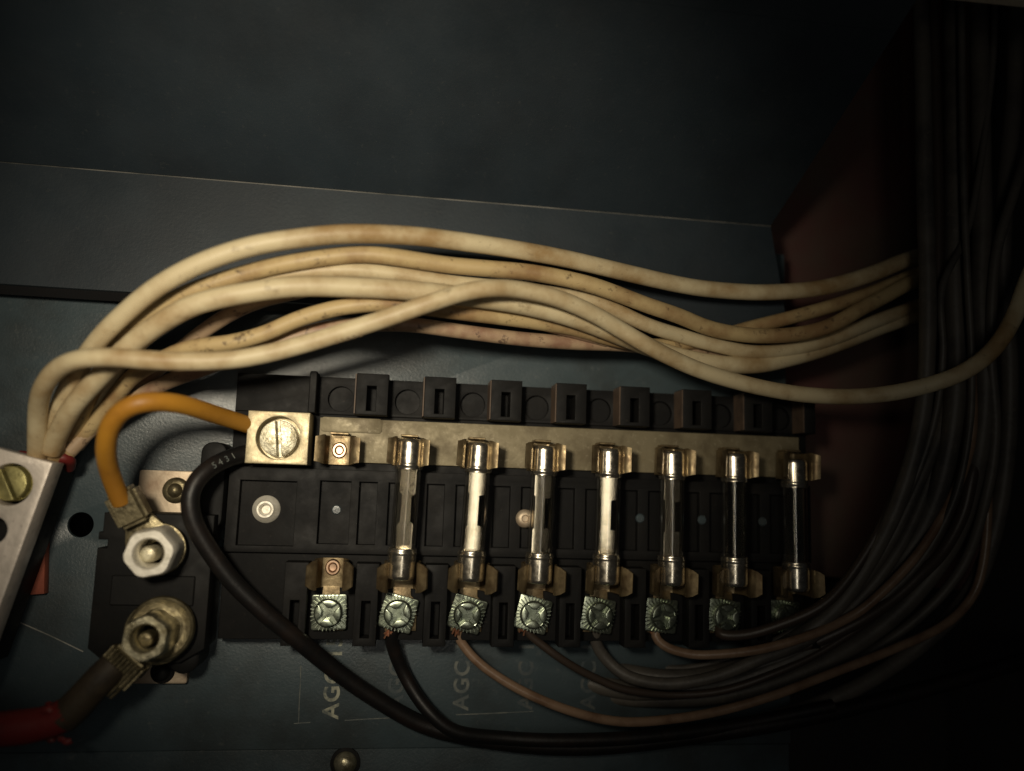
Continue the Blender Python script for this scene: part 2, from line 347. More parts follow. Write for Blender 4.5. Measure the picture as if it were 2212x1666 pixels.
# spring clips
def clip_mesh(hi=1.0, tab=False, neck=False, ang=-12.0):
    bm = bmesh.new(); R_ = 3.55; zc = 5.6               # local z = 0 is the seat
    prof = []
    for i in range(15):                                 # right half from the base centre up
        pass
    half = [(0, 0.35), (1.7, 0.35), (2.7, 0.7), (3.3, 1.8), (3.75, 3.4), (3.95, 5.2), (3.75, 6.8), (3.35, 7.9), (3.55, 8.7), (4.5, 9.5), (5.5, 10.0 * hi)]
    prof = [(-x, z) for x, z in half[::-1]][:-1] + half
    th = 0.5; yl = 3.35
    def ext(x, z):                                      # length along the fuse; the flared tips are rounded
        if z > 8.6: return yl * (1 - 0.34 * ((z - 8.6) / 1.6) ** 2)
        if z < 1: return yl
        return yl
    rows = []
    for i, (x, z) in enumerate(prof):
        a = prof[max(0, i - 1)]; c = prof[min(len(prof) - 1, i + 1)]
        tx, tz = c[0] - a[0], c[1] - a[1]; l = math.hypot(tx, tz); nx, nz = -tz / l, tx / l
        e = ext(x, z)
        rows.append([bm.verts.new((x + nx * s * th / 2, y, z + nz * s * th / 2)) for s in (1, -1) for y in (-e, -e * .5, 0, e * .5, e)])
    for r0, r1 in zip(rows, rows[1:]):
        for j in range(4):
            bm.faces.new((r0[j], r0[j + 1], r1[j + 1], r1[j])); bm.faces.new((r0[5 + j], r1[5 + j], r1[6 + j], r0[6 + j]))
        bm.faces.new((r0[0], r1[0], r1[5], r0[5])); bm.faces.new((r0[4], r0[9], r1[9], r1[4]))
    for r in (rows[0], rows[-1]):
        for j in range(4): bm.faces.new((r[j], r[j + 1], r[6 + j], r[5 + j]))
    if tab:                                             # end stop
        box(bm, -2.3, 2.3, 3.6, 4.1, 0.1, 5.0, 0.12)
        box(bm, -2.3, 2.3, 3.0, 4.1, 0.1, 0.7, 0.1)
    if neck:
        slab(bm, [(-2.0, -3.0), (2.0, -3.0), (2.2, -5.0), (3.6, -6.4), (3.6, -13), (-3.6, -13), (-3.6, -6.4), (-2.2, -5.0)], [], 0.1, 0.75, 0.08)
    return bm
def rivet_mesh():
    bm = bmesh.new()
    lathe(bm, [(0, 0.0), (0.8, 0.05), (0.9, 0.45), (1.2, 0.75), (1.6, 0.75), (1.85, 0.45), (1.95, 0.0)], 24)
    return bm
def place_in(o, parent, loc, rz=0): o.location = Vector(loc) * S; o.rotation_euler = (0, 0, rz)
cu0 = cl0 = None
for k in range(8):
    for row, y, z in (('u', 13.1, 9.4), ('l', -15.2, 8.05)):
        if row == 'u':
            if cu0 is None:
                cu0 = link('fuse_clip', clip_mesh(0.97, tab=True), M['clip'], blk); rv0 = link('eyelet', rivet_mesh(), M['copper'], cu0); rv0.location = (0, 0, 0.0006)
                c, r_ = cu0, rv0
            else:
                c = cu0.copy(); COL.objects.link(c); r_ = rv0.copy(); COL.objects.link(r_); r_.parent = c
        else:
            if cl0 is None:
                cl0 = link('fuse_clip', clip_mesh(1.02, neck=True), M['clip'], blk); rl0 = link('eyelet', rivet_mesh(), M['copper'], cl0); rl0.location = (0, 0.0012, 0.0006)
                c, r_ = cl0, rl0
            else:
                c = cl0.copy(); COL.objects.link(c); r_ = rl0.copy(); COL.objects.link(r_); r_.parent = c
        dz = 0 if row == 'l' else -1.2
        c.location = Vector((XK[k] - (0.3 if k == 0 else 0), y, z + dz + (0.02 if row == 'l' else 1.2))) * S
        c.rotation_euler = (0, 0, math.radians(random.uniform(-2, 2)))
        c.scale = (0.86, 1, 0.94) if row == 'u' else (1, 1, 1)
        if k == 0 : c.scale = (0.92, 1, 0.62 if row == 'u' else 0.78)
# terminal screws: square cup washer with a serrated rim, and a combination head
def washer_mesh():
    bm = bmesh.new()
    slab(bm, rrect(-3.95, 3.95, -3.95, 3.95, 0.5), [], 0.0, 0.9, 0.15)
    for i in range(30):
        a = 2 * math.pi * i / 30; r0, r1 = 3.2, 4.0 + 0.55 * abs(math.sin(2 * a))
        t = bmesh.new(); box(t, r0, min(r1, 4.6), -0.13, 0.13, 0.8, 1.25, 0.04)
        merge(bm, t, Matrix.Rotation(a, 4, 'Z'))
    return bm
def head_mesh():
    bm = bmesh.new(); cross_screw(bm, 3.05, 2.2, 0.85, Matrix.Identity(4), 2, 1.35)
    lathe(bm, [(2.95, 0.9), (3.25, 1.0), (3.25, 1.4), (2.9, 1.7)], 40)
    return bm
wa0 = None
angs = [2, -14, -16, -14, -10, -6, -8, -5]; hang = [38, 72, 60, 55, 58, 20, 50, 30]
for k in range(8):
    if wa0 is None:
        wa0 = link('terminal_washer', washer_mesh(), M['zinc'], blk); hd0 = link('screw_head', head_mesh(), M['zinc'], wa0, angle=30); wa, hd = wa0, hd0
    else:
        wa = wa0.copy(); COL.objects.link(wa); hd = hd0.copy(); COL.objects.link(hd); hd.parent = wa
    wa.location = Vector((XK[k] - 0.5 + random.uniform(-.2, .2), -24.0, 9.0)) * S
    wa.rotation_euler = (math.radians(random.uniform(-3, 3)), math.radians(random.uniform(-3, 3)), math.radians(angs[k]))
    hd.location = (0, 0, 0.0009); hd.rotation_euler = (0, 0, math.radians(hang[k]))
# lug with its big slotted screw at the left end
b = bmesh.new(); slab(b, rect(-83.6, -70.0, 9.3, 21.1), [circ(-76.7, 15.2, 4.85, 48)], 8.05, 16.4, 0.18)
slab(b, circ(-76.7, 15.2, 4.9, 40), [], 8.1, 12.2)
lug = link('feed_lug', b, M['lug'], blk, angle=30)
b = bmesh.new(); cross_screw(b, 4.25, 3.6, 1.0, T(-76.9, 15.2, 12.1, 2, -2, 96), 1)
link('slotted_screw', b, M['screw'], lug, angle=30)
b = bmesh.new(); lathe(b, [(0, .1), (1.0, .1), (1.1, 1.4), (1.5, 1.8), (1.9, 1.8), (2.3, 1.1), (3.0, .5), (3.2, 0.0)], 32, T(-79.6, -1.1, 8.0))
link('mounting_rivet', b, M['nut'], blk)
b = bmesh.new(); lathe(b, [(0, .35), (0.7, .4), (0.9, 1.0), (1.4, 1.0), (2.0, .5), (2.2, 0.0)], 32, T(-19.0, -1.6, 9.98))
link('mounting_rivet', b, M['tab'], blk)
for x in (XK[0] - .3, XK[4] + 9.6, XK[5] + 9.6, XK[6] + 9.6):
    b = bmesh.new(); lathe(b, [(0, .35), (0.9, .3), (1.15, 0.0)], 24, T(x, -0.8, 8.0 if x == XK[0] - .3 else 10.0))
    link('grey_disc', b, M['paint'], blk)  # grey discs; the leftmost is added for a light spot in a hole

# ------------------------------------------------------------------ glass fuses
def cap_mesh(s):
    bm = bmesh.new()
    lathe(bm, [(0, 0), (2.4, 0), (3.0, 0.25), (3.2, 0.75), (3.22, 0.95), (3.22, 5.45), (3.22, 5.6), (3.32, 5.8), (3.32, 6.3), (3.18, 6.5), (3.2, 6.9), (2.96, 7.0), (0, 6.95)], 40, T(0, 15.9, 0, rx=90))
    if s < 0: bmesh.ops.rotate(bm, verts=bm.verts, matrix=Matrix.Rotation(math.pi, 3, 'Z'))
    return bm
def glass_mesh():
    bm = bmesh.new()
    lathe(bm, [(2.93, -10.2), (2.93, 10.2), (2.35, 10.2), (2.35, -10.2), (2.93, -10.2)], 40, T(0, 0, 0, rx=90))
    return bm
def strip_mesh(kind):
    bm = bmesh.new()
    if kind == 'both': pts = [(-1.5, -9.6), (1.9, -9.6), (1.9, -3.4), (1.2, -2.8), (1.2, 2.8), (1.9, 3.4), (1.9, 9.6), (-1.7, 9.6), (-1.7, 3.8), (-1.1, 3.1), (-1.1, -3.0), (-1.8, -3.8)]
    elif kind == 'one': pts = [(-1.9, -9.6), (1.8, -9.6), (1.95, -3.4), (0.75, -3.3), (0.7, 3.6), (1.95, 3.8), (1.95, 9.6), (-1.9, 9.6), (-1.9, 4.2), (-1.6, 4.0), (-1.6, -3.4), (-1.9, -3.6)]
    else:
        tube(bm, [Vector((math.sin(i * .5) * .12, -9.6 + i * .96, 0.3 * math.sin(i * .8))) for i in range(21)], 0.05, 8); return bm
    slab(bm, pts, [], -0.09, 0.09)
    return bm
caps = None
FL = [ # dx top, rz, ry(about its own axis), element, label
    (0.0, -1.0, 7.5, 'both', 'leftmost of the seven glass fuses, leaning slightly, with a dull narrow waisted metal strip', 0.4),
    (0.15, -1.3, 2.6, 'one', 'second glass fuse from the left, its flat metal strip shining bright white', 0.2),
    (0.0, -.9, 0.6, 'one', 'third glass fuse from the left, in front of a shiny round rivet head', 0.0),
    (0.1, -.5, 10.5, 'one', 'fourth glass fuse from the left, pale strip brightest at its lower half', 0.0),
    (0.1, -.2, 5.5, 'one', 'fifth glass fuse from the left, with a dim golden brown strip', 0.0),
    (0.0, 0.0, 0, 'wire', 'sixth glass fuse from the left, dark clear glass with only a hair thin wire inside', 0.0),
    (-0.2, 0.1, 5, 'wire', 'rightmost glass fuse at the dark end of the block, set a little lower', -0.9)]
FG = 'glass cartridge fuses clipped across the block'
for i, (dx, rz, ry, kind, lab, dy) in enumerate(FL):
    e = empty('glass_fuse', (XK[i + 1] + dx, dy - 0.2, 15.0 + (0.3 if i == 0 else 0)), lab, 'fuse', FG)
    e.rotation_euler = (math.radians(random.uniform(-.8, .8)), 0, math.radians(rz * 1.6))
    if caps is None:
        caps = (link('end_cap', cap_mesh(1), M['cap'], e), link('end_cap', cap_mesh(-1), M['cap'], e), link('glass_tube', glass_mesh(), M['glass'], e))
        ps = caps
    else:
        ps = []
        for c in caps:
            c2 = c.copy(); COL.objects.link(c2); c2.parent = e; ps.append(c2)
    el = link('fuse_wire' if kind == 'wire' else 'fuse_strip', strip_mesh(kind), M['link'], e)
    el.rotation_euler = (math.radians((2, 0, 1, 5.5, 0, 0, 0)[i]), math.radians(-ry), 0)

# ------------------------------------------------------------------ aluminium bar at the left edge
TR = at(113, 1000, 20); d_ = Vector((-0.235, -0.972, 0)); p_ = Vector((-0.973, 0.235, 0))
def bl(a, c): v = TR + d_ * a + p_ * c; return (v.x, v.y)
bar = empty('terminal_bar', (TR.x, TR.y, 8), 'bright drilled aluminium terminal bar at the left edge of the photo', 'terminal bar')
BOF = (TR.x, TR.y, 8)
b = bmesh.new()
hc = [(6.5, 6.5, 4.4), (16.4, 6.6, 2.9), (27.0, 6.5, 2.9), (38, 6.5, 2.9)]
slab(b, [bl(0, 0), bl(0, 13), bl(46, 13), bl(46, 0)], [circ(*bl(a, c), r, 40) for a, c, r in hc], 14, 20, 0.22)
link('drilled_bar', b, M['alu'], bar, BOF, angle=30)
b = bmesh.new(); slab(b, [bl(0.6, 1.8), bl(0.6, 12.4), bl(45, 12.4), bl(45, 1.8)], [], 2.5, 13.98, 0.2)
link('insulating_foot', b, M['black'], bar, BOF)
x, y = bl(6.5, 7.1); b = bmesh.new(); cross_screw(b, 3.75, 3.6, 0.75, T(x, y, 15.2, 4, -3, -62), 1)
link('slotted_screw', b, M['yscrew'], bar, BOF, angle=30)
x, y = bl(27.0, 6.5); b = bmesh.new(); cross_screw(b, 2.6, 3, 0.6, T(x, y, 13, 0, 0, 20), 1)
link('slotted_screw', b, M['yscrew'], bar, BOF, angle=30)
a4 = [at(99, 1105, 2.4), at(95, 1283, 2.4), at(-60, 1294, 2.4), at(-40, 1095, 2.4)]
b = bmesh.new(); slab(b, [(v.x, v.y) for v in a4], [], 0.02, 2.4, 0.1)
tag(link('red_insulator_card', b, M['fibre']), 'red fibre insulator card sticking out from under the aluminium bar', 'insulator')

# ------------------------------------------------------------------ two-stud breaker
BRO = (-101.5, -18, 0)
br = empty('stud_breaker', BRO, 'black two stud circuit breaker on a pale metal bracket, left of the fuse block', 'circuit breaker')
tl = at(302, 1015, 2); tr = at(437, 1013, 2); bb = at(430, 1477, 2)
b = bmesh.new(); slab(b, rrect(tl.x, tr.x + 0.4, bb.y, tl.y, 0.5), [], 0.02, 2.0, 0.12)
link('bracket', b, M['tab'], br, BRO)
q = at(227, 1107, 12); q2 = at(440, 1432, 12)
b = bmesh.new()
o_ = [(q.x - .8, -6.8), (q.x, -6.8), (q.x, q.y), (q2.x, q.y), (q2.x, -8.6), (q2.x - 1.2, -8.6), (q2.x - 1.2, -10.6), (q2.x, -10.6), (q2.x, q2.y + 3), (q2.x - 5, q2.y), (q.x + 3, q2.y), (q.x - .8, q2.y + 3), (q.x - .8, -10.3), (q.x + 1.2, -10.3), (q.x + 1.2, -8.5), (q.x - .8, -8.5)]
slab(b, o_, [], 2.0, 12.5, 0.35)
box(b, q.x + 3, q2.x - 3, -22.5, -16, 12.4, 13.1, 0.25)
link('breaker_body', b, M['black'], br, BRO, angle=30)
v = at(372, 1060, 5)
b = bmesh.new(); lathe(b, [(0, 2.4), (0.9, 2.3), (1.5, 1.7), (1.7, 0.9), (2.6, 0.8), (3.0, 0.4), (3.1, 0)], 32, T(v.x, v.y, 2.0))
link('bracket_rivet', b, M['oldbrass'], br, BRO)
v = at(343, 1457, 5); b = bmesh.new(); lathe(b, [(0, 2.4), (1.1, 2.3), (1.7, 1.7), (1.9, 0.9), (2.6, 0.6), (2.7, 0)], 32, T(v.x, v.y, 2.0))
link('bracket_rivet', b, M['black'], br, BRO)
v = at(404, 1418, 8); b = bmesh.new(); lathe(b, [(0, 9), (2.6, 9), (3.2, 8.5), (3.3, 0)], 32, T(v.x, v.y, 2.0))
link('corner_boss', b, M['black'], br, BRO)
def hexr(cut):
    def f(r, z, a):
        h = r * 1.0 / math.cos((a % (math.pi / 3)) - math.pi / 6) * 0.965
        return min(h, r * 1.04) if r > 3.6 else r
    return f
def nut(px, py, rad, zt, m, ms, rz, tilt, lab_off, sr):
    c = at(px, py, zt); h = 8.2; bore = rad * 0.57
    bm = bmesh.new()
    lathe(bm, [(bore, 0), (rad, 0), (rad, h * .55), (rad, h - 1.6), (rad * .955, h - 0.7), (rad * .90, h), (bore + .35, h), (bore, h - .5), (bore, 0)], 72,
          T(c.x, c.y, zt - h, tilt[0], tilt[1], rz), rf=hexr(lambda z: rad if z < h - 2.2 else rad * (0.985 - 0.05 * max(0, z - h + 1.6))))
    n = link('hex_nut', bm, m, br, BRO, angle=35)
    bm = bmesh.new(); s = sr
    lathe(bm, [(0, h - 3.8), (s * .75, h - 3.85), (s * .93, h - 4.1), (s, h - 4.6), (s, -6)], 32, T(c.x + lab_off[0], c.y + lab_off[1], zt - h))
    link('stud', bm, ms, n, BRO)
    return c
n1 = nut(317, 1194, 5.15, 24, M['nut'], M['screw'], 12, (2, 2), (-1.0, -0.75), 1.8)
n2 = nut(310, 1384, 4.7, 24, M['oldnut'], M['oldbrass'], 25, (-2, 2), (-0.9, -0.65), 1.7)
b = bmesh.new(); lathe(b, [(4.6, 0), (6.6, 0.0), (6.9, .3), (6.6, 1.2), (6.0, 1.5), (5.0, 1.2), (4.6, 1.2)], 48, T(n2.x + .9, n2.y + .8, 15.4, -6, 6))
link('lock_washer', b, M['oldbrass'], br, BRO)
b = bmesh.new(); lathe(b, [(3.0, 0), (5.2, 0.0), (5.3, .3), (5.2, 1.0), (3.0, 1.0)], 48, T(n1.x, n1.y, 14.0))
link('flat_washer', b, M['oldbrass'], br, BRO)
# ------------------------------------------------------------------ orange jumper
ow = empty('orange_jumper_wire', at(317, 1194, 14), 'short thick orange wire arching from the bright nut to the feed lug', 'wire')
OO = tuple(at(317, 1194, 14))
b = bmesh.new()
tube(b, path([(262, 1085, 20), (250, 1055, 22), (234, 1010, 26), (229, 965, 31), (239, 918, 35), (262, 888, 37), (300, 870, 38), (345, 868, 36), (394, 874, 32), (447, 890, 26), (501, 907, 19), (545, 921, 13)]), 1.95, 18)
link('insulation', b, M['orange'], ow, OO)
cdir = (at(300, 1150, 18) - at(251, 1058, 20)); cdir.z = 0; ang = math.degrees(math.atan2(cdir.y, cdir.x))
cc = at(273, 1098, 20)
b = bmesh.new(); t = bmesh.new(); box(t, -4.3, 3.8, -3.3, 3.3, -3.2, 2.2, 0.9, 3); merge(b, t, T(cc.x, cc.y, 18.6, 0, 10, ang))
t = bmesh.new(); box(t, -3.9, -0.4, -0.9, 0.9, 1.6, 2.8, 0.5, 2); merge(b, t, T(cc.x, cc.y, 18.4, 0, 10, ang))
t = bmesh.new(); slab(t, [(2.5, -2.6), (6, -4.2), (9, -5.4), (9, 5.4), (6, 4.2), (2.5, 2.6)], [], -3.2, -1.9, 0.1); merge(b, t, T(cc.x, cc.y, 18.3, 0, 3, ang))
slab(b, circ(n1.x, n1.y, 5.6, 40), [circ(n1.x, n1.y, 3.2, 24)], 15.0, 16.0, 0.1)
link('ring_terminal', b, M['oldbrass'], ow, OO, angle=30)
# ------------------------------------------------------------------ red battery cable
RO = tuple(at(310, 1384, 14))
rc = empty('red_battery_cable', RO, 'thick red cable with dark crimped lug, from lower stud to bottom left corner', 'cable')
b = bmesh.new(); tube(b, path([(-60, 1582, 20), (0, 1575, 20), (69, 1568, 20), (120, 1556, 20), (150, 1538, 20)]), 3.4, 20, wob=0.02)
link('insulation', b, M['redcable'], rc, RO)
b = bmesh.new()
for i in range(26):                                     # torn jacket end
    a = random.uniform(0, 2 * math.pi); c = at(118 + random.uniform(-20, 34), 1560 + random.uniform(-42, 42), 20 + 2.5 * math.sin(a))
    t = bmesh.new(); bmesh.ops.create_icosphere(t, subdivisions=2, radius=random.uniform(0.5, 1.3))
    for vv in t.verts: vv.co *= random.uniform(0.8, 1.2)
    merge(b, t, Matrix.Translation(c) @ Matrix.Diagonal((1.3, 0.8, 0.7, 1)))
link('frayed_jacket', b, M['redcable'], rc, RO)
b = bmesh.new(); tube(b, path([(135, 1552, 20), (165, 1525, 20), (190, 1496, 20), (222, 1462, 20), (246, 1438, 19)]), lambda t: 3.3 - 0.2 * t, 20, wob=0.03)
link('heat_sleeve', b, M['soot'], rc, RO)
b = bmesh.new()
p0 = at(238, 1462, 19); p1 = at(283, 1418, 17)
dv = (p1 - p0); an = math.degrees(math.atan2(dv.y, dv.x)); mid = (p0 + p1) / 2
t = bmesh.new(); box(t, -3.6, 3.0, -4.2, 4.2, -2.4, 1.8, 0.8, 3); merge(b, t, T(mid.x, mid.y, 17.6, 0, 6, an))
for j in range(9):
    yy = -3.4 + j * 0.85; tube(b, [mid + Matrix.Rotation(math.radians(an), 3, 'Z') @ Vector((xx, yy + 0.25 * math.sin(xx), 2.0 - 0.05 * yy * yy)) for xx in (-5.2, -3.5, -1.5, 0.5, 2.6)], 0.33, 8)
slab(b, [(n2.x + v[0], n2.y + v[1]) for v in [(math.cos(math.radians(a)) * 6.9, math.sin(math.radians(a)) * 6.9) for a in range(-95, 176, 9)]] +
     [(mid.x - 1.0, mid.y + 4.0), (mid.x + 3.2, mid.y - 3.2)], [circ(n2.x, n2.y, 3.0, 24)], 13.9, 15.3, 0.15)
link('crimp_lug', b, M['oldbrass'], rc, RO, angle=30)

# ------------------------------------------------------------------ cream wires
def wire(name, pix, r, m, label, cat='wire', group=None, wob=0.004, n=16):
    pix = [pix[0]] + [(x + random.uniform(-1.3, 1.3), y + random.uniform(-1.3, 1.3), z + random.uniform(-.3, .3)) for x, y, z in pix[1:-1]] + [pix[-1]]
    b = bmesh.new(); P = path(pix); o0 = P[0]
    tube(b, P, r, n, wob=wob)
    o = link(name, b, m, None, tuple(o0)); o.location = o0 * S
    return tag(o, label, cat, group)
WG = 'cream wires arching over the fuse block from the terminal bar'
cw = wire('cream_wire', [(80, 1000, 15), (79, 971, 17), (80, 920, 20), (82, 875, 24), (97, 830, 29), (128, 795, 33), (175, 775, 36), (240, 771, 37), (322, 777, 37), (412, 781, 36), (501, 776, 35), (573, 766, 34.5), (662, 743, 35), (729, 722, 36), (827, 690, 37), (925, 657, 38.5), (1004, 632, 39), (1062, 622, 38.5), (1121, 626, 37), (1200, 644, 35), (1278, 676, 33), (1337, 710, 31.5), (1396, 746, 30), (1464, 780, 28), (1535, 809, 26), (1643, 838, 24), (1750, 854, 24), (1858, 856, 26), (1965, 841, 30), (2072, 807, 34), (2144, 757, 36), (2190, 690, 37), (2218, 610, 37), (2240, 560, 37)],
     1.9, M['cream'], 'cream wire lying topmost, crossing over the bundle and swinging low to the far right edge', group=WG)
wire('cream_wire', [(118, 1000, 12), (122, 950, 16), (130, 880, 20), (168, 800, 25), (215, 731, 30), (268, 677, 33), (340, 620, 36), (430, 570, 38), (537, 534, 39), (644, 515, 39), (752, 506, 38), (886, 509, 36), (1004, 522, 34), (1121, 540, 31), (1239, 563, 28), (1357, 590, 25), (1464, 614, 22), (1535, 626, 20), (1643, 632, 19), (1750, 625, 18), (1822, 610, 18), (1893, 588, 18), (1947, 566, 18), (2010, 545, 17), (2060, 530, 14)],
     2.0, M['cream'], 'outermost cream wire forming the top edge of the arch', group=WG)
wire('cream_wire', [(110, 975, 16), (122, 942, 18), (161, 874, 23), (215, 813, 27), (258, 768, 30), (304, 727, 32), (358, 689, 34), (430, 656, 36), (537, 631, 36.5), (644, 618, 36), (768, 621, 35), (886, 628, 34), (984, 638, 32.5), (1121, 659, 30), (1239, 687, 27), (1337, 726, 24), (1420, 757, 20), (1520, 782, 18), (1625, 789, 16), (1714, 772, 15), (1800, 745, 14), (1900, 706, 14), (1975, 680, 14), (2040, 660, 13)],
     2.15, M['cream'], 'thickest pale cream wire in the middle of the arch, passing under the crossing wire', group=WG)
wire('cream_wire', [(150, 960, 12), (175, 890, 16), (215, 815, 20), (250, 755, 24), (304, 697, 27), (358, 658, 29), (430, 623, 31), (537, 590, 32), (644, 565, 33), (768, 551, 33), (847, 555, 32.5), (964, 571, 31), (1082, 584, 30), (1160, 592, 29.5), (1278, 617, 28), (1396, 660, 26), (1464, 682, 24), (1535, 709, 22), (1607, 723, 21), (1679, 725, 20), (1750, 717, 20), (1804, 699, 20), (1858, 668, 20), (1911, 639, 19), (1965, 612, 18), (2040, 585, 16)],
     1.85, M['cream2'], 'yellowed cream wire directly below the outermost one, dipping beside it on the right', group=WG)
wire('cream_wire', [(165, 930, 11), (210, 850, 16), (290, 750, 22), (380, 680, 25), (460, 635, 28), (537, 607, 29), (651, 588, 30.5), (768, 583, 30.5), (886, 597, 29.5), (984, 611, 28), (1121, 624, 25.5), (1278, 650, 23.5), (1396, 702, 22), (1464, 724, 20), (1535, 743, 18.5), (1625, 760, 17), (1714, 755, 16), (1786, 738, 16), (1840, 716, 16), (1893, 694, 16), (1947, 673, 15.5), (2030, 645, 14)],
     1.75, M['cream'], 'third cream wire of the arch, narrowly showing between its neighbours before the crossing', group=WG)
wire('cream_wire', [(140, 985, 12), (190, 930, 13), (240, 870, 16), (286, 815, 20), (350, 775, 23), (412, 752, 26), (501, 739, 28), (573, 719, 29), (644, 691, 30), (729, 667, 31), (807, 657, 31), (886, 662, 30), (984, 675, 28), (1121, 691, 25), (1239, 710, 22), (1337, 738, 20), (1420, 748, 18), (1510, 738, 16), (1625, 706, 15), (1714, 684, 15), (1804, 660, 15), (1893, 627, 15), (1965, 598, 15), (2040, 570, 14)],
     1.75, M['cream2'], 'cream wire bowing low under the crossing wire and rising behind the others at the right', group=WG)
wire('cream_wire', [(150, 975, 13), (215, 912, 13), (290, 862, 14), (365, 825, 16), (430, 800, 18), (520, 765, 21), (600, 738, 24), (700, 712, 25), (790, 700, 25), (886, 702, 24), (1004, 717, 22), (1121, 733, 20), (1239, 742, 18), (1357, 746, 17), (1480, 762, 15), (1600, 776, 13), (1720, 764, 12), (1840, 728, 12), (1960, 690, 12), (2040, 665, 12)],
     1.7, M['pinkish'], 'lowest cream wire of the arch, stained pinkish brown with dark marks', group=WG)
wire('cream_wire', [(165, 965, 8), (230, 885, 9), (300, 830, 12), (380, 765, 17), (455, 705, 21), (530, 662, 24), (620, 636, 26), (760, 612, 27), (900, 640, 26), (1030, 668, 24), (1180, 700, 22), (1310, 735, 19)],
     1.7, M['pinkish'], 'brownish wire in shadow under the thick pale one at the left of the arch', group=WG)
for ch, px, py in (('0', 724, 726), ('3', 736, 722), ('0', 749, 719), ('2', 762, 715), ('5', 776, 711)):
    cA = at(px, py, 36.2); tn = (at(776, 708, 36.4) - at(724, 724, 36)).normalized(); v_ = (CAM - cA).normalized()
    nz = (v_ - tn * v_.dot(tn)).normalized(); nz = Matrix.Rotation(math.radians(38), 3, tn) @ nz; ny = nz.cross(tn)
    Mx = Matrix((tn, ny, nz)).transposed().to_4x4(); Mx.translation = cA + nz * 1.93 - ny * 0.5
    text_mesh('lettering', ch, 1.3, Mx, M['stain'], cw, origin(cw), 'CENTER')
wire('red_wire', [(40, 985, 14), (80, 990, 13), (112, 992, 13), (138, 985, 14), (156, 996, 12), (150, 1010, 9)], 1.2, M['redcable'], 'stub of dark red wire tucked beside the top end of the aluminium bar', 'wire')

# ------------------------------------------------------------------ black cable and load wires
ck = wire('black_feed_cable', [(545, 978, 12), (508, 985, 14), (470, 1000, 17), (437, 1022, 19), (416, 1050, 20), (408, 1085, 20.5), (417, 1128, 20), (447, 1180, 19), (501, 1255, 17), (573, 1323, 15), (644, 1384, 12), (700, 1428, 9), (768, 1480, 6), (871, 1545, 3.5), (939, 1573, 3), (1042, 1598, 3), (1180, 1614, 3), (1320, 1612, 3), (1500, 1590, 4), (1700, 1560, 6), (1900, 1515, 8), (2100, 1460, 10), (2260, 1410, 10)],
     1.98, M['cable'], 'long black cable curving from the feed lug down across the plate to the lower right', 'cable')
for ch, px, py, z in (('1', 496, 989, 15.2), ('3', 482, 995, 16.1), ('4', 468, 1002, 17.1), ('5', 455, 1009, 18.0)):
    cA = at(px, py, z); tn = (at(475, 998, 16.5) - at(461, 1006, 17.4)).normalized(); v_ = (CAM - cA).normalized()
    nz = (v_ - tn * v_.dot(tn)).normalized(); ny = nz.cross(tn)
    Mx = Matrix((tn, ny, nz)).transposed().to_4x4(); Mx.translation = cA + nz * 2.2 - ny * 0.7
    text_mesh('lettering', ch, 1.9, Mx, M['ink2'], ck, origin(ck), 'CENTER')
LG = 'load wires running from the terminal screws to the right'
wire('load_wire', [(858, 1345, 9), (845, 1368, 8), (850, 1400, 6), (870, 1450, 4), (898, 1500, 4.5), (935, 1545, 6), (985, 1580, 6), (1080, 1594, 5), (1200, 1598, 5), (1380, 1592, 5), (1600, 1565, 5), (1800, 1525, 8)], 1.6, M['cable'], 'black wire dropping from the first occupied terminal to join the long black cable', 'wire', LG)
wire('load_wire', [(1000, 1345, 8), (985, 1366, 7), (1001, 1396, 7), (1042, 1438, 8), (1111, 1484, 9), (1180, 1516, 10), (1248, 1540, 10), (1317, 1556, 10), (1390, 1560, 10), (1524, 1542, 10), (1658, 1507, 11), (1792, 1457, 12), (1926, 1404, 13), (2038, 1352, 14), (2100, 1290, 15), (2126, 1212, 16), (2134, 1100, 17), (2130, 960, 17), (2124, 780, 17), (2120, 500, 18), (2120, 200, 19), (2115, -60, 20)], 1.1, M['tan'], 'tan brown wire from the second occupied terminal making the widest lowest loop', 'wire', LG)
wire('load_wire', [(1148, 1345, 8), (1134, 1364, 8), (1165, 1388, 8), (1197, 1412, 8), (1248, 1446, 7), (1300, 1472, 6), (1351, 1491, 6), (1450, 1502, 6), (1560, 1492, 8), (1670, 1455, 10), (1780, 1405, 12), (1900, 1320, 14), (1990, 1220, 16), (2050, 1110, 18), (2090, 980, 20), (2105, 830, 20), (2100, 500, 22), (2095, 200, 24), (2092, -60, 26)], 0.95, M['umber'], 'thin dark brown wire from the third occupied terminal, with a pale glint along it', 'wire', LG)
wire('load_wire', [(1290, 1345, 8), (1285, 1385, 6), (1310, 1425, 6), (1355, 1462, 8), (1440, 1478, 10), (1540, 1462, 12), (1640, 1425, 14), (1740, 1385, 15), (1840, 1310, 16), (1920, 1215, 18), (1980, 1110, 19), (2025, 980, 20), (2048, 830, 21), (2056, 600, 22), (2050, 300, 24), (2048, -60, 26)], 1.45, M['slate'], 'thick dusty dark wire looping from the fourth occupied terminal', 'wire', LG)
wire('load_wire', [(1428, 1345, 9), (1410, 1372, 9), (1432, 1396, 10), (1480, 1411, 11), (1524, 1415, 12), (1636, 1404, 15), (1747, 1372, 17), (1830, 1335, 18), (1881, 1301, 19), (1971, 1212, 21), (2038, 1109, 22), (2082, 1011, 23), (2102, 920, 23), (2098, 780, 24), (2086, 600, 25), (2080, 400, 26), (2076, 200, 27), (2074, -60, 29)], 1.1, M['tan'], 'tan wire from the fifth occupied terminal, with bare copper at its screw', 'wire', LG)
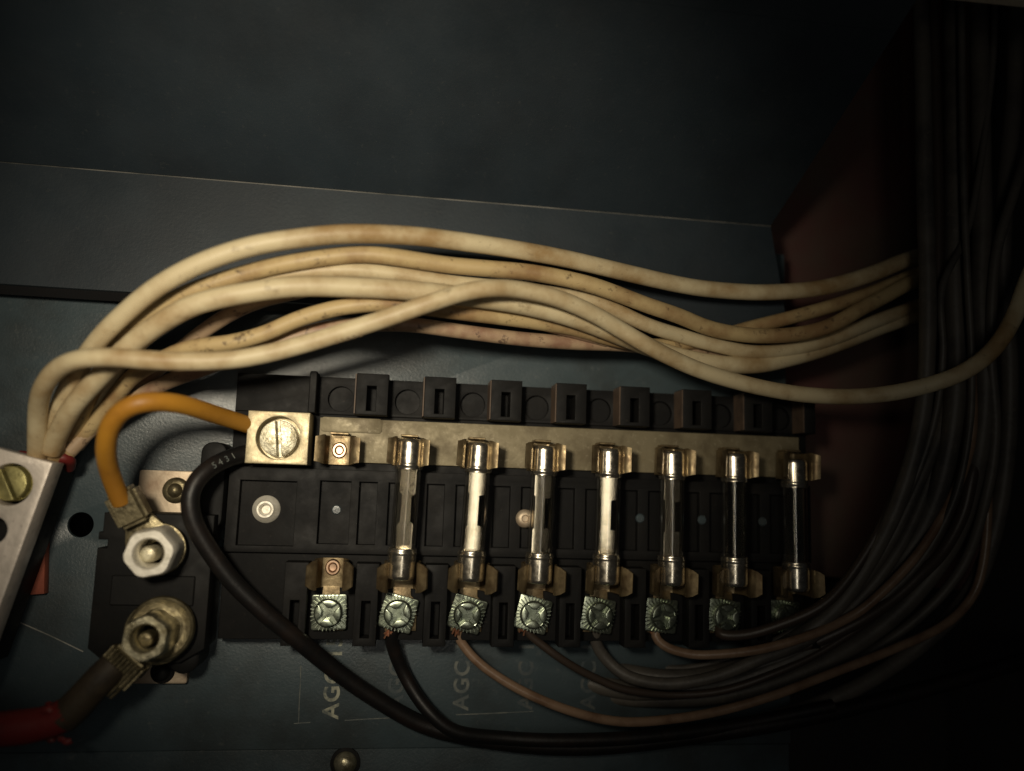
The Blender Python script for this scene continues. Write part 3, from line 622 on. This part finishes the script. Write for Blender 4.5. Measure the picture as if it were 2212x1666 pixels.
wire('load_wire', [(1560, 1345, 9), (1551, 1371, 11), (1600, 1372, 13), (1658, 1359, 15), (1770, 1312, 19), (1837, 1243, 21), (1904, 1136, 23), (1949, 1033, 24), (1998, 922, 26), (2014, 850, 26), (2024, 700, 27), (2028, 460, 28), (2020, 200, 29), (2014, -60, 30)], 1.25, M['umber'], 'brown wire from the sixth occupied terminal, innermost of the curved wires at the right', 'wire', LG)
wire('load_wire', [(1690, 1345, 9), (1715, 1352, 11), (1780, 1330, 14), (1850, 1270, 17), (1925, 1165, 19), (1985, 1040, 21), (2040, 900, 22), (2062, 700, 22)], 1.5, M['slate'], 'dark wire from the last terminal at the shadowed right end of the block', 'wire', LG)
wire('load_wire', [(1450, 1455, -3), (1560, 1440, 4), (1700, 1410, 9), (1840, 1350, 14), (1926, 1297, 16), (1990, 1240, 17), (2038, 1190, 18), (2080, 1110, 19), (2100, 1030, 20), (2124, 920, 20), (2128, 700, 21), (2126, 400, 22)], 1.5, M['umber'], 'brown wire merging into the curved group from below the hanging sleeves', 'wire', LG)
SG = 'dark sleeved cables hanging at the right'
for pix, r, lab in (
    ([(2075, -80, 35), (2078, 200, 35), (2082, 420, 34), (2090, 620, 33), (2098, 780, 31), (2094, 930, 28), (2060, 1080, 24), (1990, 1210, 20), (1900, 1300, 15), (1780, 1385, 12), (1640, 1440, 8), (1450, 1480, 2), (1350, 1480, -3)], 0.8, 'thin dark lead in front of the hanging sleeves, catching a faint grey line of light'),
    ([(2150, -80, 28), (2142, 160, 28), (2098, 470, 30), (2036, 620, 33), (2038, 760, 32), (2020, 900, 28), (1975, 1040, 25), (1900, 1180, 20), (1800, 1300, 15), (1660, 1390, 10), (1500, 1440, 3), (1400, 1440, -3)], 0.8, 'thin dark lead slanting from upper right to lower left across the sleeves'),
    ([(2230, 300, 30), (2190, 420, 30), (2150, 560, 29), (2140, 760, 27), (2150, 930, 24), (2130, 1080, 20), (2080, 1220, 15), (1990, 1330, 10), (1840, 1430, 6), (1640, 1500, 2), (1500, 1520, -3)], 1.2, 'dark lead entering from the right edge and dropping beside the bent sleeve'),
    ([(1985, -80, 34), (1992, 150, 34), (1998, 400, 33), (2004, 600, 32), (2002, 760, 31), (1990, 900, 29), (1950, 1060, 26), (1890, 1190, 22), (1800, 1320, 17), (1680, 1400, 12), (1560, 1450, 8), (1430, 1462, 4), (1300, 1440, -3)], 1.9, 'dusty black sleeve hanging at the left of the right hand cable group'),
    ([(2056, -80, 30), (2060, 150, 30), (2064, 380, 29), (2062, 600, 28), (2066, 800, 26), (2050, 960, 24), (2010, 1100, 20), (1950, 1210, 16), (1850, 1330, 12), (1720, 1420, 9), (1560, 1478, 5), (1380, 1492, 2), (1250, 1470, -3)], 2.3, 'wide dusty black sleeve hanging second from the left in the cable group'),
    ([(2112, -80, 27), (2118, 200, 27), (2122, 450, 26), (2118, 650, 25), (2128, 850, 24), (2108, 1010, 20), (2068, 1150, 15), (1990, 1270, 11), (1880, 1370, 8), (1740, 1450, 6), (1580, 1500, 4), (1400, 1508, 1.5), (1300, 1500, -3)], 2.2, 'wide dusty sleeve hanging in the middle of the right hand cable group'),
    ([(2196, -80, 22), (2190, 200, 22), (2172, 420, 22), (2168, 600, 20), (2180, 800, 18), (2172, 1000, 16), (2140, 1180, 14), (2080, 1300, 10), (1980, 1400, 6), (1820, 1500, 5), (1600, 1570, 2), (1450, 1590, -3)], 2.0, 'rightmost black sleeve, bent, near the edge of the photo')):
    wire('hanging_sleeve', pix, r, M['slate'], lab, 'cable', SG, wob=0.02)

# bare copper whiskers under the screws
def strands(k, px, py, n, lab):
    b = bmesh.new(); c0 = at(px, py, 9)
    for i in range(n):
        a = math.radians(random.uniform(220, 300)); L_ = random.uniform(2.2, 4.2)
        s = Vector((XK[k] - 2 + random.uniform(-1, 1), -26.5, 8.9))
        tube(b, [s, s.lerp(c0, .6) + Vector((random.uniform(-.5, .5), 0, .3)), c0 + Vector((random.uniform(-1, 1), random.uniform(-.8, .8), random.uniform(-.3, .8)))], 0.22, 6)
    tag(link('copper_strands', b, M['strand']), lab, 'wire strands', 'bare copper ends at the terminal screws')
strands(1, 838, 1372, 9, 'copper strands poking out below the first occupied terminal screw')
strands(2, 984, 1368, 6, 'copper strands below the second occupied terminal screw')
strands(3, 1130, 1368, 8, 'reddish copper strands below the third occupied terminal screw')
strands(5, 1410, 1372, 7, 'copper strands below the fifth occupied terminal screw')

# ------------------------------------------------------------------ screw at the bottom edge
c = at(745, 1652, 1)
ps = empty('plate_screw', (c.x, c.y, -0.5), 'domed metal screw at the bottom edge of the photo', 'screw')
b = bmesh.new(); lathe(b, [(0, 2.6), (1.2, 2.4), (2.3, 1.6), (2.8, 0.5), (2.8, 0.01)], 32, T(c.x, c.y, -0.5)); link('domed_head', b, M['oldnut'], ps, (c.x, c.y, -0.5))
b = bmesh.new(); lathe(b, [(2.7, 0.01), (3.5, 0.01), (3.5, 0.6), (2.7, 0.7)], 32, T(c.x, c.y, -0.5)); link('washer', b, M['black'], ps, (c.x, c.y, -0.5))
